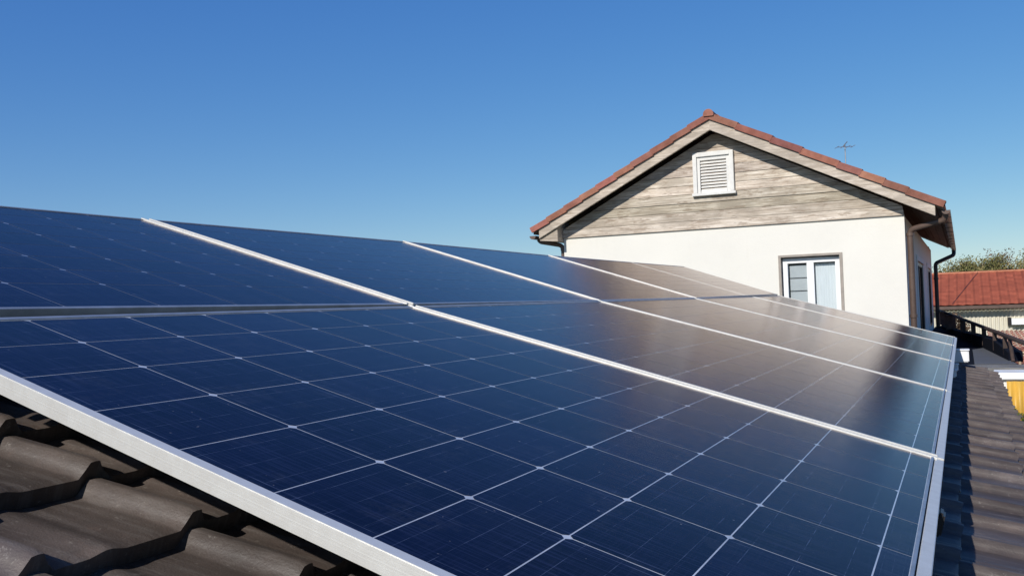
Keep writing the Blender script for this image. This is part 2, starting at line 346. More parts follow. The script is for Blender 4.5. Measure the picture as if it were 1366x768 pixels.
# ------------------------------------------------------------------ the near house carrying the tile roof
RG = radians(17.0)
NR = Vector((sin(RG), 0, cos(RG)))
def PR(Y, s, h=0.0): return Vector((-0.083 + s * cos(RG), Y, -0.61 - s * sin(RG))) + NR * h
RY0, RY1 = -1.8, 9.33
home = empty('tiled_house', (-2.9, 3.5, GZ), 'low house with a dark brown profiled tile roof carrying the blue solar panels', 'house')
def tiles():
    pitch = 0.27; cp = 0.2145; lip = 0.030
    def prof(Y):
        f = ((Y - 0.835) / pitch) % 1.0       # 0 just beyond the roll
        r = 0.0
        def sm(x): x = max(0, min(1, x)); return x * x * (3 - 2 * x)
        up = sm((f - 0.80) / 0.085); dn = 1 - sm((f - 0.945) / 0.05)
        r = 0.024 * up * dn * (1 + .12 * cos((f - .885) * 14))
        d2 = abs(f - 0.32) / 0.13
        if d2 < 1: r += 0.006 * (0.5 + 0.5 * cos(pi * d2))
        return r - 0.012
    def sheet(Y): return 0.016 if Y < 6.2 else (0.008 if Y < 7.8 else 0.0)
    courses = []
    s = 0.267
    while s > -3.1: courses.append((s - cp, s)); s -= cp
    courses.append((0.267, 0.362))
    Ys = []; y = RY0
    while y < RY1: Ys.append(y); y += pitch / 30
    for e in (6.2, 7.8): Ys += [e - 0.0005, e + 0.0005]
    Ys.append(RY1); Ys = sorted(Ys)
    n = len(Ys); V = []; F = []; T = []
    for ci, (s0, s1) in enumerate(sorted(courses)):
        fr = [0, 0.25, 0.5, 0.75, 0.93, 1.0]
        rows = [(s0 - 0.004 + (s1 - s0 + 0.004) * t, lip * t if s1 - s0 > 0.15 else lip * 0.55 * t) for t in fr]
        rows.append((s1 - 0.004, -0.022))
        jit = {}
        base = len(V)
        for ri, (ss, hh) in enumerate(rows):
            for Y in Ys:
                k = int(math.floor((Y - 0.835) / pitch))
                if k not in jit:
                    rr = random.Random(ci * 977 + k * 31); jit[k] = (rr.uniform(-0.0025, 0.0025), rr.uniform(-0.006, 0.006), rr.uniform(0.82, 1.15), rr.uniform(-.02, .02))
                j = jit[k]
                h = prof(Y) + hh + sheet(Y) - 0.030 + j[0] * (1 if ri < 6 else 0)
                if ri == 5: h -= 0.003
                p = PR(Y, ss + (j[1] if ri >= 4 else 0), h)
                V.append(tuple(p))
        for ri in range(len(rows) - 1):
            for i in range(n - 1):
                a = base + ri * n + i; F.append((a, a + n, a + n + 1, a + 1))
                k = int(math.floor(((Ys[i] + Ys[i + 1]) / 2 - 0.835) / pitch)); j = jit.get(k, (0, 0, 1, 0))
                T += [j[2] + j[3], j[2], j[2] - j[3], 1.0] * 4
    me = bpy.data.meshes.new('tile_roof'); me.from_pydata(V, [], F); me.materials.append(M['tile'])
    a = me.color_attributes.new('tint', 'FLOAT_COLOR', 'CORNER'); a.data.foreach_set('color', T)
    me.polygons.foreach_set('use_smooth', [True] * len(F))
    me.update()
    try: me.set_sharp_from_angle(angle=radians(50))
    except Exception: pass
    o = bpy.data.objects.new('roof', me); COL.objects.link(o); o.parent = home; o.matrix_parent_inverse = home.matrix_world.inverted()
    tag(o, 'dark brown profiled tile slope with rounded ribs and shadowed course steps')
tiles()
b = MB()   # roof deck body under the tiles and the far slope
def slab(b, s0, s1, h0, h1, y0, y1):
    b.hexa([PR(y0, s0, h0), PR(y0, s1, h0), PR(y1, s1, h0), PR(y1, s0, h0), PR(y0, s0, h1), PR(y0, s1, h1), PR(y1, s1, h1), PR(y1, s0, h1)])
slab(b, -3.08, 0.33, -0.16, -0.075, RY0 + 0.01, RY1 - 0.01)
rx = PR(0, -3.08, -0.035)
b.prism([(rx.x, RY0 + .01, rx.z), (rx.x, RY0 + .01, rx.z - .09), (rx.x - 3.4, RY0 + .01, rx.z - .09 - 1.04), (rx.x - 3.4, RY0 + .01, rx.z - 1.04)], (0, RY1 - RY0 - .02, 0))
b.build('roof_deck', M['brown'], home)
b = MB(); b.tube([(rx.x, RY0, rx.z - .02), (rx.x, RY1, rx.z - .02)], 0.07, 16); b.build('ridge_cap', M['tile'], home)
b = MB(); b.prism([(-6.1, -1.4, GZ), (0.05, -1.4, GZ), (0.05, -1.4, -0.82), (rx.x, -1.4, rx.z - .12), (-6.1, -1.4, -0.9)], (0, 10.4, 0)); b.build('wall', M['plaster2'], home)
for fy in (0.4, 3.2, 6.0):
    b = MB(); b.box((0.051, fy, -2.5), (0.075, fy + 1.1, -1.3)); wn = b.build('window', M['pvc'], home)
    b = MB(); b.box((0.076, fy + .06, -2.44), (0.08, fy + 1.04, -1.36)); b.build('pane', M['dark'], wn)

# ------------------------------------------------------------------ solar panels
TH = 0.0255
LV = [0.0, .151, .301, .461, .625, .788, .938, 1.087, 1.247, 1.440, 1.487]
UVV = [0.0] + [0.055 + 0.1315 * k for k in range(1, 8)] + [1.097]
def panel(P, c, vrows, ncol, label, group, near_lip=0.009, far_lip=0.009, wn=0.013, wf=0.013, wide=False, sh=0.0, gap_fill=0.0, cols=None):
    """c = ((Ynear@v0, Yfar@v0),(Ynear@v1,Yfar@v1), v0, v1) glass outline; P maps (Y,v,h)"""
    (a0, b0), (a1, b1), (va0, vb0), (va1, vb1) = c
    def Q(s, t, h=0.0, oy=0.0, ov=0.0):    # s along the row, t up/down slope 0..1
        Y = (a0 * (1 - t) + a1 * t) * (1 - s) + (b0 * (1 - t) + b1 * t) * s
        v = (va0 * (1 - s) + vb0 * s) * (1 - t) + (va1 * (1 - s) + vb1 * s) * t
        return P(Y + oy, v + ov, h)
    ctr = Q(.5, .5, -TH)
    root = empty('solar_panel', ctr, label, 'solar panel', group)
    # backsheet slab
    b = MB(); b.hexa([Q(0, 0, -.006), Q(1, 0, -.006), Q(1, 1, -.006), Q(0, 1, -.006), Q(0, 0, -.0003), Q(1, 0, -.0003), Q(1, 1, -.0003), Q(0, 1, -.0003)])
    b.build('backsheet', M['sheet'] if P is PL else M['sheet2'], root)
    # cells
    V = []; F = []; U1 = []; U2 = []
    tt = [(v - vrows[0]) / (vrows[-1] - vrows[0]) for v in vrows]
    m = 0.001 / abs(b0 - a0)
    ss = [m + (1 - 2 * m) * (cols[k] if cols else k / ncol) for k in range(ncol + 1)]
    LY = abs(b0 - a0); LVv = abs(va1 - va0)
    for i in range(ncol):
        for j in range(len(tt) - 1):
            s0, s1, t0, t1 = ss[i], ss[i + 1], tt[j], tt[j + 1]
            gs = 0.0013 / LY; gt = 0.0012 / LVv
            thin = (t1 - t0) * LVv < 0.06
            if j == 0: t0 += gt * 2
            s0 += gs; s1 -= gs; t0 += gt; t1 -= gt
            cs = 0.0065 / LY; ct = 0.0065 / LVv
            if thin: cs = ct = 0
            pts = [(s0 + cs, t0), (s1 - cs, t0), (s1, t0 + ct), (s1, t1 - ct), (s1 - cs, t1), (s0 + cs, t1), (s0, t1 - ct), (s0, t0 + ct)]
            if i == 0: pts = [(s0, t0), (s1 - cs, t0), (s1, t0 + ct), (s1, t1 - ct), (s1 - cs, t1), (s0, t1)]
            elif i == ncol - 1: pts = [(s0 + cs, t0), (s1, t0), (s1, t1), (s0 + cs, t1), (s0, t1 - ct), (s0, t0 + ct)]
            if thin: pts = [(s0, t0), (s1, t0), (s1, t1), (s0, t1)]
            o = len(V)
            for (s, t) in pts:
                V.append(tuple(Q(s, t, 0.0))); U1.append((s * LY + a0, t * LVv + sh)); U2.append(((s - s0) / (s1 - s0), (t - t0) / (t1 - t0)))
            F.append(tuple(range(o, o + len(pts))))
    me = bpy.data.meshes.new('cell_grid'); me.from_pydata(V, [], F); me.materials.append(M['cells'])
    u1 = me.uv_layers.new(name='cell'); u2 = me.uv_layers.new(name='bar')
    for li, lp in enumerate(me.loops): u1.data[li].uv = U1[lp.vertex_index]; u2.data[li].uv = U2[lp.vertex_index]
    ca = me.color_attributes.new('tint', 'FLOAT_COLOR', 'CORNER'); tb = []
    for p in me.polygons:
        q_ = random.uniform(.72, 1.35); tb += [q_, q_ * random.uniform(.92, 1.08), q_, 1.0] * p.loop_total
    ca.data.foreach_set('color', tb)
    bm = bmesh.new(); bm.from_mesh(me)
    for f in bm.faces:
        f.normal_update()
        if f.normal.z < 0: f.normal_flip()
    bm.to_mesh(me); bm.free()
    o = bpy.data.objects.new('cell_grid', me); COL.objects.link(o); o.parent = root; o.matrix_parent_inverse = root.matrix_world.inverted()
    # frame: side members stand proud, the row-long members are flat
    sgn = 1 if va1 > va0 else -1
    def member(name, mat, bv, parts):
        b = MB()
        for (q, h1) in parts:
            b.hexa([Q(c[0], c[1], -TH, c[2], c[3]) for c in q] + [Q(c[0], c[1], h1, c[2], c[3]) for c in q])
        b.build(name, mat, root, bevel=bv)
    e = 0.014; g = sgn * e
    member('side_frame', M['alu'], .0012, [([(0, 0, -wn, -g), (0, 0, 0, -g), (0, 1, 0, g), (0, 1, -wn, g)], near_lip)])
    member('side_frame', M['alu'], .0012, [([(1, 0, 0, -g), (1, 0, wf, -g), (1, 1, wf, g), (1, 1, 0, g)], far_lip)])
    if gap_fill:  # dark strip added in the joint, standing for the shade in the gap
        member('gap_shade_strip', M['brown'], 0, [([(0, 0, -wn - gap_fill, -g * .9), (0, 0, -wn - .0004, -g * .9), (0, 1, -wn - .0004, g * .9), (0, 1, -wn - gap_fill, g * .9)], near_lip - (.012 if gap_fill > .01 else .0035))])
    member('row_frame', M['alud'], .0008, [([(0, 0, .0003, -g), (1, 0, -.0003, -g), (1, 0, -.0003, 0), (0, 0, .0003, 0)], 0.002)])
    if wide:   # lower edge of the bottom row: thin inner lip, groove, broad outer flange
        member('row_frame', M['alud'], .0008, [([(0, 1, .0003, 0), (1, 1, -.0003, 0), (1, 1, -.0003, .006), (0, 1, .0003, .006)], 0.003)])
        member('edge_flange', M['alu'], .0012, [([(0, 1, -wn + .001, .009), (1, 1, wf - .001, .009), (1, 1, wf - .001, .030), (0, 1, -wn + .001, .030)], -0.001)])
    else:
        member('row_frame', M['alud'], .0008, [([(0, 1, .0003, 0), (1, 1, -.0003, 0), (1, 1, -.0003, g), (0, 1, .0003, g)], 0.002)])
    return root
GAP = 0.012
def gp(k): return 0.0235 if k == 1 else GAP
low_j = [(0.931, 0.872), (2.491, 2.575), (4.139, 4.315), (5.878, 6.150), (7.700, 7.893), (8.935, 9.285)]
lab = ['nearest solar panel of the lower row, its bare aluminium side frame beside the tiles',
       'second solar panel from the front in the lower row, half blue, half brown reflection',
       'third solar panel from the front in the lower row, mostly mirroring brown wood',
       'fourth solar panel from the front in the lower row, a narrow strip',
       'farthest solar panel of the lower row, ending below the white window and brown downpipe']
for k in range(5):
    n, f = low_j[k], low_j[k + 1]
    a0, a1 = (n if k == 0 else (n[0] + gp(k), n[1] + gp(k))); b0, b1 = (f if k == 4 else (f[0] - gp(k + 1), f[1] - gp(k + 1)))
    wn, wf = (0.020 if k == 0 else 0.0105, 0.0105)
    panel(PL, ((a0, b0), (a1, b1), (0.004, 0.004), (1.487, 1.487)), LV, 7, lab[k], 'solar panels of the lower row', wide=True, cols=[0, .143, .289, .425, .560, .695, .835, 1] if k == 0 else None, gap_fill=0 if k == 0 else 2 * gp(k) - .0214, wn=wn, wf=wf, sh=k * 2.3, near_lip=0.002 if k == 0 else 0.004, far_lip=0.004)
up_j = [(0.83, 0.80), (2.541, 2.477), (4.215, 4.214), (6.004, 6.034), (7.72, 7.85), (9.225, 9.62)]
ub = [0.062, 0.024, 0.008, 0.006, 0.030, 0.050]; ut = [1.125, 1.097, 1.108, 1.065, 1.07, 1.086]
lab = ['nearest solar panel of the upper row, at the left against the sky',
       'second solar panel from the front in the upper row, plain blue without reflection',
       'third solar panel from the front in the upper row, half blue and half brown reflection',
       'fourth solar panel from the front in the upper row, wholly brown',
       'farthest solar panel of the upper row, its end against the cream wall']
for k in range(5):
    n, f = up_j[k], up_j[k + 1]
    g0 = gp(k) if 0 < k < 4 else (0 if k == 0 else 0.006); g1 = gp(k + 1) if k < 3 else (0.006 if k == 3 else 0)
    panel(PU, ((n[0] + g0, f[0] - g1), (n[1] + g0, f[1] - g1), (ub[k], ub[k + 1]), (ut[k], ut[k + 1])), UVV, 7, lab[k], 'solar panels of the upper row', gap_fill=0 if k in (0, 4) else 2 * gp(k) - .0214, sh=20 + k * 2.3,
          near_lip=0.005 if k < 4 else 0.001, far_lip=0.005 if k < 3 else 0.001, wn=0.0105 if k < 4 else 0.004, wf=0.0105 if k < 3 else 0.004)
# rails, feet under the panels
def rail(P, v, y0, y1, label):
    r = empty('mounting_rail', P(y0, v, -.06), label, 'rail', 'mounting rails under the panels')
    b = MB()
    sv = .02
    b.hexa([P(y0, v - sv, -.078), P(y0, v + sv, -.078), P(y1, v + sv, -.078), P(y1, v - sv, -.078), P(y0, v - sv, -.037), P(y0, v + sv, -.037), P(y1, v + sv, -.037), P(y1, v - sv, -.037)])
    b.build('channel', M['alud'], r)
    y = y0 + .25
    while y < y1:
        a = P(y, v, -.077); t = PR(y, (a.x + 0.083) / cos(RG), 0.0)
        b = MB(); b.box((a.x - .015, y, t.z - .02), (a.x + .015, y + .04, a.z)); b.build('roof_hook', M['alud'], r); y += 1.35
rail(PL, 0.33, 1.3, 9.0, 'upper aluminium rail hidden under the lower row of solar panels')
rail(PL, 1.15, 1.3, 9.15, 'lower aluminium rail hidden under the lower row of solar panels')
rail(PU, 0.30, 1.3, 9.2, 'aluminium rail hidden under the lower part of the upper solar panels')
rail(PU, 0.85, 1.3, 9.3, 'aluminium rail hidden under the top part of the upper solar panels')
# closing strip in the gap between both rows
b = MB(); b.hexa([PL(.95, -.045, -.05), PL(8.95, -.022, -.05), PL(8.95, -.012, -.05), PL(.95, -.016, -.05), PL(.95, -.045, -.018), PL(8.95, -.022, -.018), PL(8.95, -.012, -.018), PL(.95, -.016, -.018)])
tag(b.build('gap_strip', simple('dull_green_grey_strip', (0.075, 0.085, 0.07), 0.7, 0, 0.2, 8, 0.1)), 'dull green grey strip in the gap between the two panel rows', 'strip')
# black end clamps on the lower edge
def clamp(y, label, cy=.05):
    r = MB(); a = PL(y, 1.520, -.03)
    r.hexa([PL(y, 1.518, -.06), PL(y, 1.534, -.06), PL(y + cy, 1.534, -.06), PL(y + cy, 1.518, -.06), PL(y, 1.518, -.012), PL(y, 1.532, -.014), PL(y + cy, 1.532, -.014), PL(y + cy, 1.518, -.012)])
    tag(r.build('end_clamp', M['black'], None, bevel=.004), label, 'clamp')
clamp(2.02, 'small black clamp on the lower edge of the nearest lower panel')

# white cable boxes at the far lower edge
def wbox(name, Y, s, sx, sy, sz, label, h=0.02):
    r = empty(name, PR(Y, s, h), label, 'box', 'white boxes under the far lower panel edge')
    b = MB(); p = PR(Y, s, h)
    b.box((p.x - sx / 2, Y - sy / 2, p.z), (p.x + sx / 2, Y + sy / 2, p.z + sz)); b.build('case', M['pvc'], r, bevel=.008)
    b = MB(); b.box((p.x - sx / 2 - .006, Y - sy / 2 - .006, p.z + sz * .97), (p.x + sx / 2 + .006, Y + sy / 2 + .006, p.z + sz * 1.07)); b.build('lid', M['pvc'], r, bevel=.003)
wbox('cable_box', 8.95, 0.05, .12, .16, .10, 'largest white plastic cable box, at the far corner of the panel row')
wbox('cable_box', 7.75, 0.005, .05, .10, .05, 'small white plastic cable box, farther of the two small ones below the panels')
wbox('cable_box', 7.15, -0.005, .05, .10, .05, 'small white plastic cable box, nearer of the two small ones below the panels')

# ------------------------------------------------------------------ gabled house
HY = 13.0; HX0, HX1 = -5.30, -0.625; HY1 = 24.4; ZT = 0.985
AX, AZ = -3.00, 2.535          # ridge line (tile top, at the front of the verge)
EL, ELZ = -5.70, 1.145; ER, ERZ = -0.147, 1.095
FY = HY - 0.27
house = empty('gabled_house', (AX, HY, GZ), 'cream plastered house with weathered wood gable, white louvre vent and red tile verge', 'house')
def roofz(x, off=0.0):
    if x < AX: return AZ + (ELZ - AZ) * (AX - x) / (AX - EL) - off
    return AZ + (ERZ - AZ) * (x - AX) / (ER - AX) - off
# plaster walls with openings
def wallgrid(b, xs, zs, holes, fn, th):
    for i in range(len(xs) - 1):
        for j in range(len(zs) - 1):
            cx, cz = (xs[i] + xs[i + 1]) / 2, (zs[j] + zs[j + 1]) / 2
            if any(h[0] < cx < h[1] and h[2] < cz < h[3] for h in holes): continue
            fn(b, xs[i], xs[i + 1], zs[j], zs[j + 1], th)
FW = (-2.180, -1.424, -0.62, 0.530)
SW = [(16.1, 18.9, -.72, .50), (20.9, 23.6, -.75, .50)]
b = MB()
wallgrid(b, [HX0, FW[0], FW[1], HX1], [GZ, FW[2], FW[3], ZT], [FW], lambda b, x0, x1, z0, z1, th: b.box((x0, HY, z0), (x1, HY + .25, z1)), 0)
ys = [HY + .25, 16.1, 18.9, 20.9, 23.6, HY1]
wallgrid(b, ys, [GZ, -.735, .50, 0.98], SW, lambda b, y0, y1, z0, z1, th: b.box((HX1 - .25, y0, z0), (HX1, y1, z1)), 0)
b.box((HX0, HY + .25, GZ), (HX0 + .25, HY1, ZT)); b.box((HX0 + .25, HY1 - .25, GZ), (HX1 - .25, HY1, ZT))
me_w = b.build('wall', M['plaster'], house)
# wood gable
b = MB(); b.prism([(HX0 + .03, HY + .03, ZT), (HX1 - .03, HY + .03, ZT), (HX1 - .03, HY + .03, roofz(HX1 - .03, .3)), (AX, HY + .03, AZ - .22), (HX0 + .03, HY + .03, roofz(HX0 + .03, .3))], (0, .15, 0))
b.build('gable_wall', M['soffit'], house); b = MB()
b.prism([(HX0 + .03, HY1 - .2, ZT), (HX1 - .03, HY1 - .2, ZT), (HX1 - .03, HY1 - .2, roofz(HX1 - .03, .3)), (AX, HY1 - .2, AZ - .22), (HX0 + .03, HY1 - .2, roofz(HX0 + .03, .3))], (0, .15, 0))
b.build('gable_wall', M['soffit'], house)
b = MB(); z = ZT; bh = 0.1235
k = 0
while z < AZ - .3:
    z1 = z + bh
    hgt = lambda zz, s: (AX - (AX - EL) * (AZ - .24 - zz) / (AZ - ELZ)) if s < 0 else (AX + (ER - AX) * (AZ - .24 - zz) / (AZ - ERZ))
    zt = min(z1 - .004, AZ - .26)
    xa0, xb0 = max(HX0 - .004, hgt(z, -1)), min(HX1 + .004, hgt(z, 1)); xa1, xb1 = max(HX0 - .004, hgt(zt, -1)), min(HX1 + .004, hgt(zt, 1))
    cuts = []
    seg = [0] + cuts + [1]
    yo = random.uniform(-.004, .003)
    for a, c in zip(seg[:-1], seg[1:]):
        L = lambda u, x0, x1: x0 + (x1 - x0) * u
        g2 = .0015
        q = [(L(a, xa0, xb0) + g2, z), (L(c, xa0, xb0) - g2, z), (L(c, xa1, xb1) - g2, zt), (L(a, xa1, xb1) + g2, zt)]
        tn = random.uniform(.74, 1.12); tint = (tn, tn * random.uniform(.97, 1.0), tn * random.uniform(.93, 1.0))
        b.prism([(x, HY - .025 + yo, zz) if i < 2 else (x, HY - .016 + yo, zz) for i, (x, zz) in enumerate(q)], (0, .045, 0), tint)
    z = z1; k += 1
b.build('wood_cladding', M['wood'], house)
# roof slabs
def rslab(x0, z0, x1, z1, off0, off1, y0, y1, b, tint=None):
    b.prism([(x0, y0, z0 - off0), (x1, y0, z1 - off0), (x1, y0, z1 - off1), (x0, y0, z0 - off1)], (0, y1 - y0, 0), tint)
b = MB()
rslab(EL + .02, roofz(EL + .02), AX, AZ, .035, .10, FY + .03, HY1 + .5, b); rslab(AX, AZ, ER - .02, roofz(ER - .02), .035, .10, FY + .03, HY1 + .5, b)
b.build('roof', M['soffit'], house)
b = MB()    # soffit boards, laid in planks along the ridge direction
for side in (-1, 1):
    e = EL + .10 if side < 0 else ER - .10
    N_ = 22
    for i in range(N_):
        x0 = e + (AX - e) * i / N_; x1 = e + (AX - e) * (i + .96) / N_
        if abs(x0 - x1) < .01: continue
        xa, xb = min(x0, x1), max(x0, x1)
        rslab(xa, roofz(xa), xb, roofz(xb), .101, .125, FY + .04, HY1 + .45, b, jt(.25))
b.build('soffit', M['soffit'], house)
b = MB()    # barge boards
for side in (-1, 1):
    e = EL + .12 if side < 0 else ER - .11
    ze = roofz(e)
    A = (AX, AZ); 
    pts = [(e, ze - .075), (AX, AZ - .075), (AX, AZ - .235), (e, ze - .22)]
    b.prism([(x, FY, zz) for x, zz in pts], (0, .035, 0), (1, .98, .95) if side < 0 else (1.05, 1.04, 1.03))
b.build('barge_board', M['board'], house, bevel=.004)
b = MB()    # boxed eave on the left
x0 = EL + .12
b.prism([(x0, FY + .036, roofz(x0) - .12), (HX0 - .001, FY + .036, roofz(HX0) - .12), (HX0 - .001, FY + .036, .93), (x0, FY + .036, roofz(x0) - .25)], (0, .46, 0), (.8, .78, .75))
b.build('eave_box', M['board'], house)
b = MB()    # verge tiles
for side in (-1, 1):
    e = EL if side < 0 else ER
    L_ = math.hypot(e - AX, roofz(e) - AZ); s = 0.0
    dx, dz = (e - AX) / L_, (roofz(e) - AZ) / L_
    n = Vector((-dz * (1 if side > 0 else -1), 0, abs(dx))) if True else None
    n = Vector((abs(dz) * side, 0, abs(dx)))
    i = 0
    while s < L_ - .02:
        st = random.uniform(.27, .36) if side < 0 else random.choice([.30, .42, .50])
        s1 = min(L_, s + st)
        a = Vector((AX + dx * s, FY - .03, AZ + dz * s)); c = Vector((AX + dx * (s1 + .012), FY - .03, AZ + dz * (s1 + .012)))
        lift0 = 0.0; lift1 = .015
        prof = [(-.085, 0.0), (-.095, .02), (0.0, .022), (.006, .02), (.01, .10), (.006, .22), (-.02, .22), (-.02, .02)]
        t_ = random.uniform(.74, 1.16); tint = (t_, t_ * random.uniform(.88, 1.08), t_ * random.uniform(.85, 1.08))
        P0 = [a + n * (h + lift0) + Vector((0, y, 0)) for h, y in [(-.085, 0.0), (-.012, 0.0), (.0, .012), (.0, .24), (-.03, .24), (-.03, .03), (-.085, .03)]]
        P1 = [c + n * (h + lift1) + Vector((0, y, 0)) for h, y in [(-.085, -.004), (-.012, -.004), (.0, .010), (.0, .24), (-.03, .24), (-.03, .03), (-.085, .03)]]
        m = len(P0)
        b.add(P0 + P1, [tuple(range(m))[::-1], tuple(range(m, 2 * m))] + [(q, (q + 1) % m, m + (q + 1) % m, m + q) for q in range(m)], tint)
        s = s1; i += 1
b.build('verge_tiles', M['clay'], house)
b = MB()    # ridge tiles, half round
y = FY - .05
while y < HY1 + .5:
    t_ = jt(.12); r0, r1 = .072, .062
    ring = lambda yy, r: [Vector((AX + r * cos(a), yy, AZ - .03 + r * sin(a))) for a in [-.35 + (pi + .7) * q / 12 for q in range(13)]]
    A, B = ring(y, r0), ring(y + .42, r1)
    b.add(A + B, [(q, q + 1, 13 + q + 1, 13 + q) for q in range(12)] + [tuple(range(13))[::-1]], t_)
    y += .40
b.build('ridge_tiles', M['clay'], house)
b = MB()    # corrugated tile surface near the eaves, wavy ends seen along the right edge
for side in (-1, 1):
    e = EL if side < 0 else ER
    y = FY + .20
    while y < HY1 + .4:
        for j in range(9):
            f0 = j / 9; f1 = (j + 1) / 9 + .012
            xa = e + (AX - e) * f0; xb = e + (AX - e) * min(1, f1)
            r = .05
            A = [Vector((xa, y + .10 + r * 1.7 * cos(t), roofz(xa) - .045 + r * sin(t) + .012)) for t in [pi * q / 5 for q in range(6)]]
            B = [Vector((xb, y + .10 + r * 1.7 * cos(t), roofz(xb) - .045 + r * sin(t) - .004)) for t in [pi * q / 5 for q in range(6)]]
            b.add(A + B, [(q, q + 1, 6 + q + 1, 6 + q) for q in range(5)] + [tuple(range(6))], jt(.2), False)
        y += .21
b.build('roof_tiles', M['clay'], house)

# window in the gable wall
def casement(name, parent, x0, x1, z0, z1, y, label):
    f = MB()
    e = .065
    f.box((x0, y, z0), (x0 + e, y + .06, z1)); f.box((x1 - e, y, z0), (x1, y + .06, z1))
    f.box((x0 + e, y, z1 - e), (x1 - e, y + .06, z1)); f.box((x0 + e, y, z0), (x1 - e, y + .06, z0 + e))
    xm = (x0 + x1) / 2 - .012
    f.box((xm - .045, y - .004, z0 + e), (xm + .045, y + .056, z1 - e))
    win = f.build(name, M['pvc'], parent, bevel=.004); win['label'] = label
    for (a, c) in ((x0 + e, xm - .045), (xm + .045, x1 - e)):
        p = MB(); p.box((a, y + .03, z0 + e), (c, y + .036, z1 - e)); p.build('pane', M['glass'], win)
    bl = MB()
    zz = z1 - e - .025
    while zz > z0:
        bl.box((x0 + e + .02, y + .05, max(z0, zz - .165)), (xm + .02, y + .06, zz - .008)); bl.box((x0 + e + .02, y + .06, max(z0, zz - .19)), (xm + .02, y + .065, zz), (.25, .25, .25)); zz -= .173
    bl.build('blind', M['blind'], win)
    cu = MB(); n = 60; xa, xb = xm + .05, x1 - e + .03
    vs = []
    for i in range(n + 1):
        x = xa + (xb - xa) * i / n; vs += [(x, y + .075 + .0015 * sin(i * .9) , z0), (x, y + .075 + .0015 * sin(i * .9), z1 - e - .015)]
    cu.add(vs, [(2 * i, 2 * i + 2, 2 * i + 3, 2 * i + 1) for i in range(n)], None, True); cu.build('curtain', M['curtain'], win)
    dk = MB(); dk.box((x0, y + .24, z0), (x1, y + .26, z1)); dk.build('room_back', M['dark'], win)
    return win
casement('window', house, FW[0] + .012, FW[1] - .004, FW[2], FW[3] - .02, HY + .07, 'white two part casement window, grey blind on the left and pale curtain on the right')
b = MB(); e = .028  # surround; its left and top strips also stand for the reveal shadow
b.box((FW[0] - e, HY - .012, FW[2]), (FW[0] + .004, HY + .05, FW[3] + e)); b.box((FW[1] - .004, HY - .012, FW[2]), (FW[1] + e + .006, HY + .05, FW[3] + e))
b.box((FW[0] + .004, HY - .012, FW[3] - .002), (FW[1] - .004, HY + .05, FW[3] + e)); b.box((FW[0] - .06, HY - .05, FW[2] - .03), (FW[1] + .06, HY + .06, FW[2] + .002))
b.build('surround_and_shade', M['trim'], house)
# side windows
for (y0, y1, z0, z1) in SW:
    f = MB(); e = .10; x = HX1 - .012
    f.box((x - .05, y0, z0), (x, y0 + e, z1)); f.box((x - .05, y1 - e, z0), (x, y1, z1)); f.box((x - .05, y0 + e, z1 - .06), (x, y1 - e, z1)); f.box((x - .05, y0 + e, z0), (x, y1 - e, z0 + .06))
    f.box((x - .05, (y0 + y1) / 2 - .05, z0 + .06), (x, (y0 + y1) / 2 + .05, z1 - .06))
    win = f.build('window', M['black'], house); win['label'] = 'dark tall window in the shaded side wall'
    p = MB(); p.box((x - .03, y0 + e, z0 + .06), (x - .022, y1 - e, z1 - .06)); p.build('pane', M['glassd'], win)
    p = MB(); p.box((x - .14, y0, z0), (x - .12, y1, z1)); p.build('room_back', M['dark'], win)
    s = MB(); s.box((HX1 - .001, y0 - .18, z0 - .02), (HX1 + .02, y0 - .002, z1 + .08)); s.box((HX1 - .001, y0 - .002, z1 + .002), (HX1 + .02, y1 + .1, z1 + .08)); s.build('sill_surround', M['plaster2'], win)
# louvre vent
vx0, vx1, vz0, vz1 = -3.305, -2.742, 1.445, 2.035
f = MB(); y = HY - .045
f.box((vx0, y - .03, vz0 + .03), (vx0 + .055, y + .05, vz1)); f.box((vx1 - .055, y - .03, vz0 + .03), (vx1, y + .05, vz1)); f.box((vx0 + .055, y - .03, vz1 - .06), (vx1 - .055, y + .05, vz1))
f.box((vx0 - .02, y - .038, vz0 - .008), (vx1 + .02, y + .05, vz0 + .03))
vent = f.build('louvre_vent', M['ventw'], house, bevel=.004); vent['label'] = 'white square louvre vent high in the wood gable'
f = MB(); i0 = .055
a0, a1, c0, c1 = vx0 + i0, vx1 - i0, vz0 + .03, vz1 - .06
f.box((a0, y - .005, c0), (a0 + .045, y + .03, c1)); f.box((a1 - .045, y - .005, c0), (a1, y + .03, c1)); f.box((a0 + .045, y - .005, c1 - .05), (a1 - .045, y + .03, c1)); f.box((a0 + .045, y - .005, c0), (a1 - .045, y + .03, c0 + .03))
f.build('vent_frame', M['ventw'], vent, bevel=.003)
f = MB(); nL = 10; z0_, z1_ = c0 + .03, c1 - .05; st = (z1_ - z0_) / nL
for i in range(nL):
    zz = z0_ + i * st
    f.hexa([(a0 + .045, y + .002, zz), (a1 - .045, y + .002, zz), (a1 - .045, y + .028, zz + st * .55), (a0 + .045, y + .028, zz + st * .55),
            (a0 + .045, y + .002, zz + .008), (a1 - .045, y + .002, zz + .008), (a1 - .045, y + .028, zz + st * .55 + .008), (a0 + .045, y + .028, zz + st * .55 + .008)])
f.build('slats', M['ventw'], vent)
f = MB(); f.box((a0 + .04, y + .034, c0), (a1 - .04, y + .04, c1)); f.build('vent_back', M['dark'], vent)
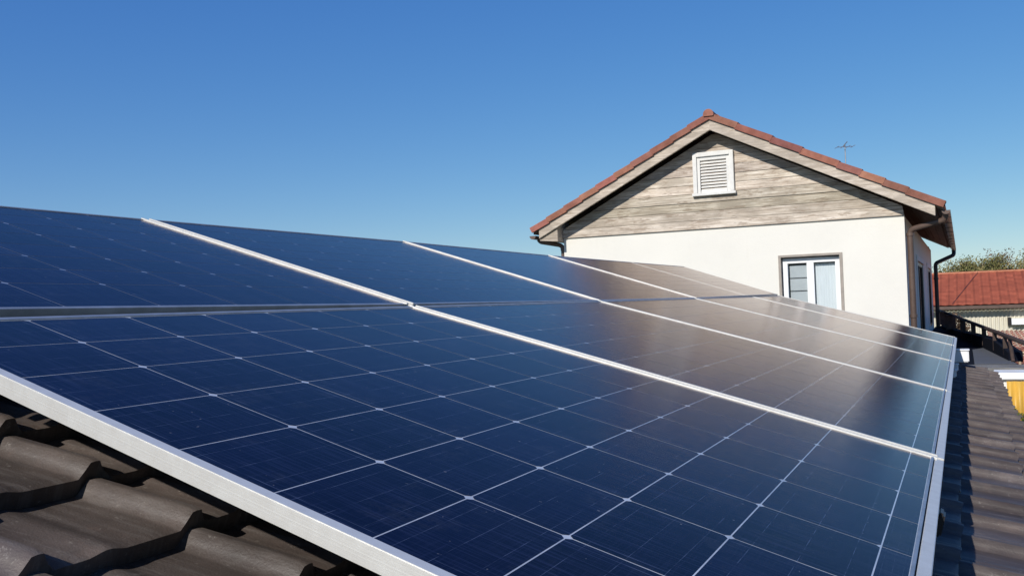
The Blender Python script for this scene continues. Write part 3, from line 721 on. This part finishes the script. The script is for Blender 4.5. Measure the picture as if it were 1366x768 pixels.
# gutters and downpipes
def gutter(x, z, y0, y1, r, mat):
    b = MB(); n = 10
    o = [(x + r * cos(pi + pi * k / n), z + r * sin(pi + pi * k / n)) for k in range(n + 1)]
    i_ = [(x + (r - .006) * cos(2 * pi - pi * k / n), z + (r - .006) * sin(2 * pi - pi * k / n)) for k in range(n + 1)]
    b.prism([(a, y0, c) for a, c in o + i_], (0, y1 - y0, 0)); 
    b.prism([(a, y0 - .004, c) for a, c in o], (0, .004, 0))
    y = y0 + .5
    while y < y1: b.box((x - r - .004, y, z - r - .008), (x + r + .004, y + .03, z - r - .001)); y += 1.1
    return b.build('gutter', mat, house)
GXR, GZR = ER + .01, roofz(ER) - .10
gutter(GXR, GZR, FY + .05, HY1 + .4, .05, M['brown'])
gutter(EL - .005, roofz(EL) - .11, FY + .05, HY1 + .4, .05, M['brown'])
def pipe(pts, r, mat, label, name='downpipe', clips=()):
    b = MB(); b.tube(bend(pts, .07), r, 14); o = b.build(name, mat, house); o['label'] = label
    for (x, y, z) in clips:
        c = MB(); c.tube([(x, y, z - .02), (x, y, z + .02)], r * 1.22, 14); c.build('clip', mat, o)
px, py = HX1 + .055, HY + .10
pipe([(GXR - .01, FY + .16, GZR - .03), (GXR - .02, FY + .17, GZR - .11), (px, py, .80), (px, py, GZ)], .038, M['brown'], 'brown downpipe at the front right corner of the plastered wall', clips=[(px, py, .74), (px, py, -.3)])
px2, py2 = HX1 + .09, HY1 - .15
pipe([(GXR, HY1 + .2, GZR - .03), (GXR, HY1 + .15, GZR - .15), (px2, py2, .66), (px2, py2, GZ)], .045, M['black'], 'black downpipe at the far end of the side wall', clips=[(px2, py2, .3)])
pipe([(EL, FY + .25, roofz(EL) - .15), (EL + .03, FY + .26, roofz(EL) - .19), (HX0 - .04, HY + .06, .885), (HX0 - .04, HY + .06, GZ)], .032, M['brown'], 'brown downpipe at the left corner of the plastered wall', clips=[(HX0 - .04, HY + .06, .83)])
# small tv aerial on the roof
ant = empty('tv_aerial', (-1.70, 17.0, roofz(-1.70)), 'small thin television aerial standing behind the roof verge of the gabled house', 'aerial')
AH = 2.54
b = MB(); b.tube([(-1.70, 17, roofz(-1.70) - .1), (-1.70, 17, AH + .03)], .009, 8); b.build('mast', M['alud'], ant)
b = MB(); b.tube([(-1.82, 16.9, AH - .03), (-1.58, 17.1, AH - .01)], .005, 6)
for t in (-.5, -.15, .2, .5): b.tube([(-1.70 + .24 * t - .05, 17 + .2 * t + .12, AH - .02 + .02 * t), (-1.70 + .24 * t + .05, 17 + .2 * t - .12, AH - .02 + .02 * t)], .004, 6)
b.tube([(-1.74, 17, AH - .02), (-1.65, 16.9, AH + .05)], .007, 6)
b.build('elements', M['alud'], ant)

# ------------------------------------------------------------------ felt roof, coping, courtyard wall
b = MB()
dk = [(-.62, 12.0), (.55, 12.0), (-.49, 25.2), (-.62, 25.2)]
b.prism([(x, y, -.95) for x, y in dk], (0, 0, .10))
fr = empty('flat_roof', (0, 17, -.95), 'bitumen flat roof painted shade-dark beside the shaded side wall of the gabled house', 'flat roof')
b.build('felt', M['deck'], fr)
b = MB(); b.prism([(x, y, -.846) for x, y in [(.095, 12.02), (.52, 12.02), (.335, 14.35), (.25, 15.3), (.10, 14.9)]], (0, 0, .008)); b.build('sunlit_felt_patch', M['deck_lit'], fr)  # sunlit part of the felt, laid on as a lighter colour
b = MB(); b.prism([(-.6, 12.03, GZ), (.5, 12.03, GZ), (-.54, 25.0, GZ), (-.6, 25.0, GZ)], (0, 0, -.96 - GZ)); b.build('wall', M['plaster2'], fr)
b = MB()
pk = [(.49, 12.5, -.74), (.36, 14.16, -.665), (.14, 16.92, -.705), (-.18, 21.06, -.78), (-.49, 25.0, -.82)]
for (xa, ya, za), (xb, yb, zb) in zip(pk[:-1], pk[1:]):
    b.hexa([(xa - .03, ya, -.849), (xa + .12, ya, -.849), (xb + .12, yb, -.849), (xb - .03, yb, -.849), (xa - .03, ya, za), (xa + .12, ya, za), (xb + .12, yb, zb), (xb - .03, yb, zb)])
b.build('upstand', M['deck'], fr)
b = MB(); b.box((-.62, 11.43, -.93), (3.2, 11.97, -.845)); b.box((-.60, 11.45, GZ), (.24, 11.95, -.932))
tag(b.build('coping_ledge', M['coping'], bevel=.01), 'grey concrete ledge between the brown tiles and the dark flat roof', 'ledge')
yard = empty('courtyard_wall', (1.6, 11.0, GZ), 'white rendered wall with a white top beam below the grey ledge', 'wall')
b = MB(); b.box((.30, 11.02, GZ), (3.2, 11.38, -.932)); b.build('render', M['plaster2'], yard)
b = MB(); b.box((.27, 10.97, -.930), (3.2, 11.41, -.860)); b.build('top_beam', M['pvc'], yard, bevel=.006)
# yellow corrugated panel
b = MB(); n = 60; x0, x1, z0, z1 = .375, 2.2, -1.55, -.945
F_ = []; vs = []
for i in range(n * 2 + 1):
    x = x0 + (x1 - x0) * i / (n * 2); yy = 10.95 + .016 * sin(x * 2 * pi / .085)
    vs += [(x, yy, z0), (x, yy, z1), (x, yy + .004, z0), (x, yy + .004, z1)]
for i in range(n * 2): a = 4 * i; F_ += [(a, a + 4, a + 5, a + 1), (a + 2, a + 3, a + 7, a + 6), (a + 1, a + 5, a + 7, a + 3), (a, a + 2, a + 6, a + 4)]
b.add(vs, F_, None, True); tag(b.build('corrugated_sheet', M['yellow']), 'translucent yellow corrugated sheet leaning on the white courtyard wall', 'sheet')
def foliage(b, c, r, n, size, squash=1.0, tl=(0, 1)):
    for _ in range(n):
        while True:
            p = Vector((rnd() * 2 - 1, rnd() * 2 - 1, rnd() * 2 - 1))
            if p.length < 1: break
        p = Vector(c) + Vector((p.x * r[0], p.y * r[1], p.z * r[2]))
        d = Vector((rnd() - .5, rnd() - .5, rnd() - .5)).normalized(); e = d.orthogonal().normalized(); s = size * (.6 + .8 * rnd())
        f = d.cross(e); t = tl[0] + (tl[1] - tl[0]) * rnd()
        b.add([p - e * s * .5, p + f * s * .3, p + e * s * .5, p - f * s * .3], [(0, 1, 2, 3)], (t, t, t))
vine = empty('climbing_vine', (.62, 10.9, -1.6), 'green vine trailing across the lower part of the yellow sheet', 'vine')
b = MB(); vp = []
for i in range(14): t = i / 13; vp.append((.36 + t * .6, 10.90, -1.22 - .10 * sin(t * 3.0) + .02 * sin(t * 17)))
b.tube(vp, .008, 6); b.tube([(.46, 10.90, -1.28), (.48, 10.89, -1.42), (.46, 10.89, -1.55)], .007, 6); b.build('stem', M['bark'], vine)
b = MB()
for p in vp: foliage(b, p, (.05, .03, .035), 20, .035)
foliage(b, (.43, 10.88, -1.47), (.07, .04, .09), 120, .04)
b.build('leaves', M['leafg'], vine)
b = MB(); lamp = empty('wall_lamp', (.34, 10.98, -1.08), 'small black wall lamp on the white courtyard wall', 'lamp')
b.box((.315, 10.94, -1.13), (.365, 11.02, -1.10)); b.build('bracket', M['black'], lamp)
b = MB(); b.tube([(.33, 10.93, -1.16), (.33, 10.93, -1.09)], [.035, .022], 12); b.build('shade', M['black'], lamp)
b = MB(); b.tube(bend([(.385, 10.98, -1.10), (.385, 10.98, -1.45), (.44, 10.9, -1.6)], .05), .028, 12)
tag(b.build('waste_pipe', M['pvc']), 'short white pipe running down the courtyard wall left of the yellow sheet', 'pipe')
# white pipe close to the eave of the tile roof
pt = empty('awning_arm', (.7, 7.5, -1.1), 'white curved awning arm below the edge of the brown tile roof', 'awning')
b = MB(); b.tube(bend([(.50, 7.0, -1.09), (.62, 7.0, -1.06), (1.1, 7.1, -1.10)], .08), .03, 12); b.build('arm', M['pvc'], pt)
b = MB(); b.tube([(.54, 7.0, -1.17), (1.1, 7.1, -1.2)], .02, 10); b.build('lower_arm', M['black'], pt)

# railing: slopes down towards the viewer along the edge of the flat roof
rl = empty('metal_railing', (.03, 18.3, -.85), 'dark rusty railing with short posts running along the edge of the dark flat roof', 'railing')
RA, RB = Vector((-.51, 25.2, -.461)), Vector((.75, 9.1, -.60))
RB = RA + (Vector((.571, 11.4, -.576)) - RA) * 1.10
b = MB(); b.tube([RA, RB], .028, 8); b.build('handrail', M['rail'], rl)
def rpost(t, w_, zb, name='post'):
    p = RA.lerp(Vector((.571, 11.4, -.576)), t); b = MB()
    b.box((p.x - w_, p.y - w_, zb), (p.x + w_, p.y + w_, p.z)); b.build(name, M['rail'], rl)
for t, w_ in ((.02, .05), (.08, .035), (.165, .04), (.26, .09), (.46, .045), (.60, .035), (.715, .03), (.81, .026), (.885, .024)): rpost(t, w_, -.80)
p0 = RA.lerp(Vector((.571, 11.4, -.576)), .915)
b = MB(); b.tube([p0, (.50, 12.3, -.84)], .022, 8); b.build('end_post', M['rail'], rl)

# ------------------------------------------------------------------ far low building with red roof
rb = empty('red_roofed_building', (8, 43, GZ), 'long low building with red tiled roof and cream corrugated wall beyond the railing', 'building')
BX0, BX1 = -7.0, 24.0
b = MB()
n = 420; P_ = []; F_ = []; T_ = []
rows = 16
for j in range(rows + 1):
    for i in range(n + 1):
        x = BX0 + (BX1 - BX0) * i / n; t = j / rows
        P_.append((x, 39.7 + 3.5 * t, -.555 + (1.27) * t + .022 * abs(sin(x * pi / .30)) + .0 ))
for j in range(rows):
    for i in range(n):
        a = j * (n + 1) + i; k = random.Random(int((BX0 + (BX1 - BX0) * i / n) / .30) * 91 + j); tn = k.uniform(.85, 1.12)
        tn *= .78 if i % 4 == 0 else 1.0; b.add([P_[a], P_[a + 1], P_[a + n + 2], P_[a + n + 1]], [(0, 1, 2, 3)], (tn, tn, tn))
b.build('roof', M['redroof'], rb)
b = MB(); b.prism([(BX0, 39.8, -.62), (BX0, 43.2, .66), (BX0, 46.6, -.62)], (BX1 - BX0, 0, 0)); b.build('roof_body', M['redroof'], rb)
b = MB(); b.tube([(BX0, 43.2, .72), (BX1, 43.2, .72)], .06, 8); b.build('ridge_cap', M['terra'], rb)
b = MB(); b.tube([(.62, 43.1, .74), (-.35, 39.75, -.48)], .009, 6, (.4, .4, .4)); b.build('lightning_wire', M['black'], rb)
b = MB(); b.box((BX0, 39.55, -.70), (BX1, 39.72, -.58)); b.build('gutter', M['brown'], rb)
b = MB()
n = 900; vs = []
for i in range(n + 1):
    x = BX0 + .1 + (BX1 - BX0 - .2) * i / n; yy = 40.05 + .02 * (1 if (i // 2) % 2 else -1); vs += [(x, yy, GZ), (x, yy, -.62)]
b.add(vs, [(2 * i, 2 * i + 2, 2 * i + 3, 2 * i + 1) for i in range(n)])
b.build('corrugated_wall', M['corr'], rb)
b = MB(); b.box((BX0 + .1, 40.12, GZ), (BX1 - .1, 46.3, -.63)); b.build('wall', M['corr'], rb)
hat = MB(); hat.box((1.62, 39.75, -1.33), (3.1, 40.02, -1.10)); hat.build('awning_box', M['pvc'], rb)
hat = MB(); hat.box((1.50, 39.9, -1.36), (1.61, 40.02, -1.06)); hat.build('dark_opening', M['dark'], rb)

# terracotta lean-to between the railing and the far building
lt = empty('terracotta_lean_to', (3, 26, GZ), 'orange terracotta tiled lean-to roof right of the railing, behind the flat roof', 'shed')
b = MB()
for j in range(22):
    for i in range(70):
        x0 = .62 + i * .12; y0 = 18.0 + j * .62; z0 = -1.68 + j * .020; t_ = rnd(); tn = .7 + .6 * t_
        b.add([(x0, y0, z0), (x0 + .06, y0 - .02, z0 + .045), (x0 + .12, y0, z0), (x0 + .12, y0 + .66, z0 + .01), (x0 + .06, y0 + .66, z0 + .05), (x0, y0 + .66, z0 + .01)], [(0, 1, 4, 5), (1, 2, 3, 4)], (tn, tn * random.uniform(.85, 1.1), tn))
b.build('roof', M['terra'], lt)
b = MB(); b.box((.66, 18.1, GZ), (9.0, 31.5, -1.72)); b.build('wall', M['terra'], lt)
cr = empty('timber_frame', (1.0, 18.6, -1.5), 'pale timber frame lying on the terracotta lean-to at the right edge', 'frame')
b = MB()
A = [(.83, 18.2, -1.10), (1.20, 18.2, -1.03), (1.22, 18.3, -1.30), (.85, 18.3, -1.42)]
for i in range(4): b.tube([A[i], A[(i + 1) % 4]], .022, 6)
b.tube([A[0], A[2]], .018, 6); b.build('battens', M['pale'], cr)
b = MB(); b.box((.9, 18.25, -1.55), (1.0, 18.3, -1.3)); b.build('leg', M['pale'], cr)
bu = empty('brown_bush', (-.25, 29.5, GZ), 'brown and cream mottled bush behind the far end of the railing', 'bush')
b = MB(); foliage(b, (-.25, 29.5, -1.1), (.42, .5, .48), 900, .09); b.build('leaves', M['leafb'], bu)
b = MB(); b.tube([(-.25, 29.5, GZ), (-.25, 29.5, -1.2)], [.05, .02], 8); b.build('trunk', M['bark'], bu)

# ------------------------------------------------------------------ trees beyond the red roof
def tree(x, y, ztop, spread, seed, mat, label, dens=1.0, airy=1.0):
    rs = random.Random(seed)
    root = empty('tree', (x, y, GZ), label, 'tree', 'trees beyond the red roof')
    b = MB(); lv = MB(); H = ztop - GZ; tips = []
    def branch(p, d, L, r, dep):
        pts = [p]; q = p.copy(); dd = d.copy()
        for i in range(4):
            dd = (dd + Vector((rs.uniform(-.22, .22), rs.uniform(-.22, .22), rs.uniform(-.05, .16)))).normalized(); q = q + dd * L / 4; pts.append(q.copy())
        b.tube(pts, [r * (1 - .16 * i) for i in range(5)], 6, None, False)
        if dep >= 3: tips.append((pts[-1], L)); tips.append((pts[2], L)); return
        for k in range(4 if dep else 6):
            a = rs.uniform(0, 2 * pi); s = rs.uniform(.45, 1.0) * spread
            nd = (dd * .75 + Vector((cos(a) * s, sin(a) * s, rs.uniform(.0, .5)))).normalized()
            st = pts[rs.choice([2, 3, 4])]
            branch(st, nd, L * rs.uniform(.55, .75), r * .5, dep + 1)
    branch(Vector((x, y, GZ)), Vector((0, 0, 1)), H * .42, H * .022, 0)
    zt = max(t[0].z for t in tips); sc = H / (zt - GZ)
    for (p, L) in tips:
        if rs.random() < .1: continue
        base = rs.random() * .6
        for _ in range(int(24 * dens)):
            o = Vector((rs.gauss(0, .30), rs.gauss(0, .30), rs.gauss(0, .22))) * airy
            c = p + o; d = Vector((rs.gauss(0, 1), rs.gauss(0, 1), rs.gauss(0, 1))).normalized(); e = d.orthogonal().normalized(); f = d.cross(e); s = rs.uniform(.05, .11)
            t = min(1, max(0, base + rs.uniform(0, .4)))
            lv.add([c - e * s, c + f * s * .6, c + e * s, c - f * s * .6], [(0, 1, 2, 3)], (t, t, t))
    for m_ in (b, lv): m_.v = [(x + (vx - x) * sc, y + (vy - y) * sc, GZ + (vz - GZ) * sc) for vx, vy, vz in m_.v]
    b.build('trunk', M['bark'], root); lv.build('crown', mat, root)
def txy(px_, Y): # bearing of a tree from its place beyond the roof
    k = (px_ - 683) / 1261.65; d = [CR[i] * k + CF[i] for i in range(3)]; return d[0] * Y / d[1]
TR = [(1248, 104, 2.3, .7, 'leaf', 'thin olive tree just right of the far black downpipe', 1.0), (1268, 98, 2.5, .7, 'leaf', 'low olive green tree above the left end of the red roof', 1.3),
      (1288, 108, 2.5, .7, 'leafb', 'low brownish tree with thin foliage, left of the middle of the red roof', .8), (1308, 96, 2.9, .7, 'leaf', 'rounded yellow green tree above the middle of the red roof', 1.5),
      (1332, 106, 3.9, .7, 'leafb', 'tallest thin brown tree with bare twigs above the red roof', .55), (1348, 100, 2.9, .7, 'leaf', 'low golden tree right of the tallest bare tree', 1.2),
      (1368, 104, 4.2, .7, 'leaf', 'tall thin tree cut by the right edge of the picture', .8)]
for i, (px_, Y, zt, sp, mt, lb, dn) in enumerate(TR): tree(txy(px_, Y), Y, zt, sp, 40 + i, M[mt], lb, dn)
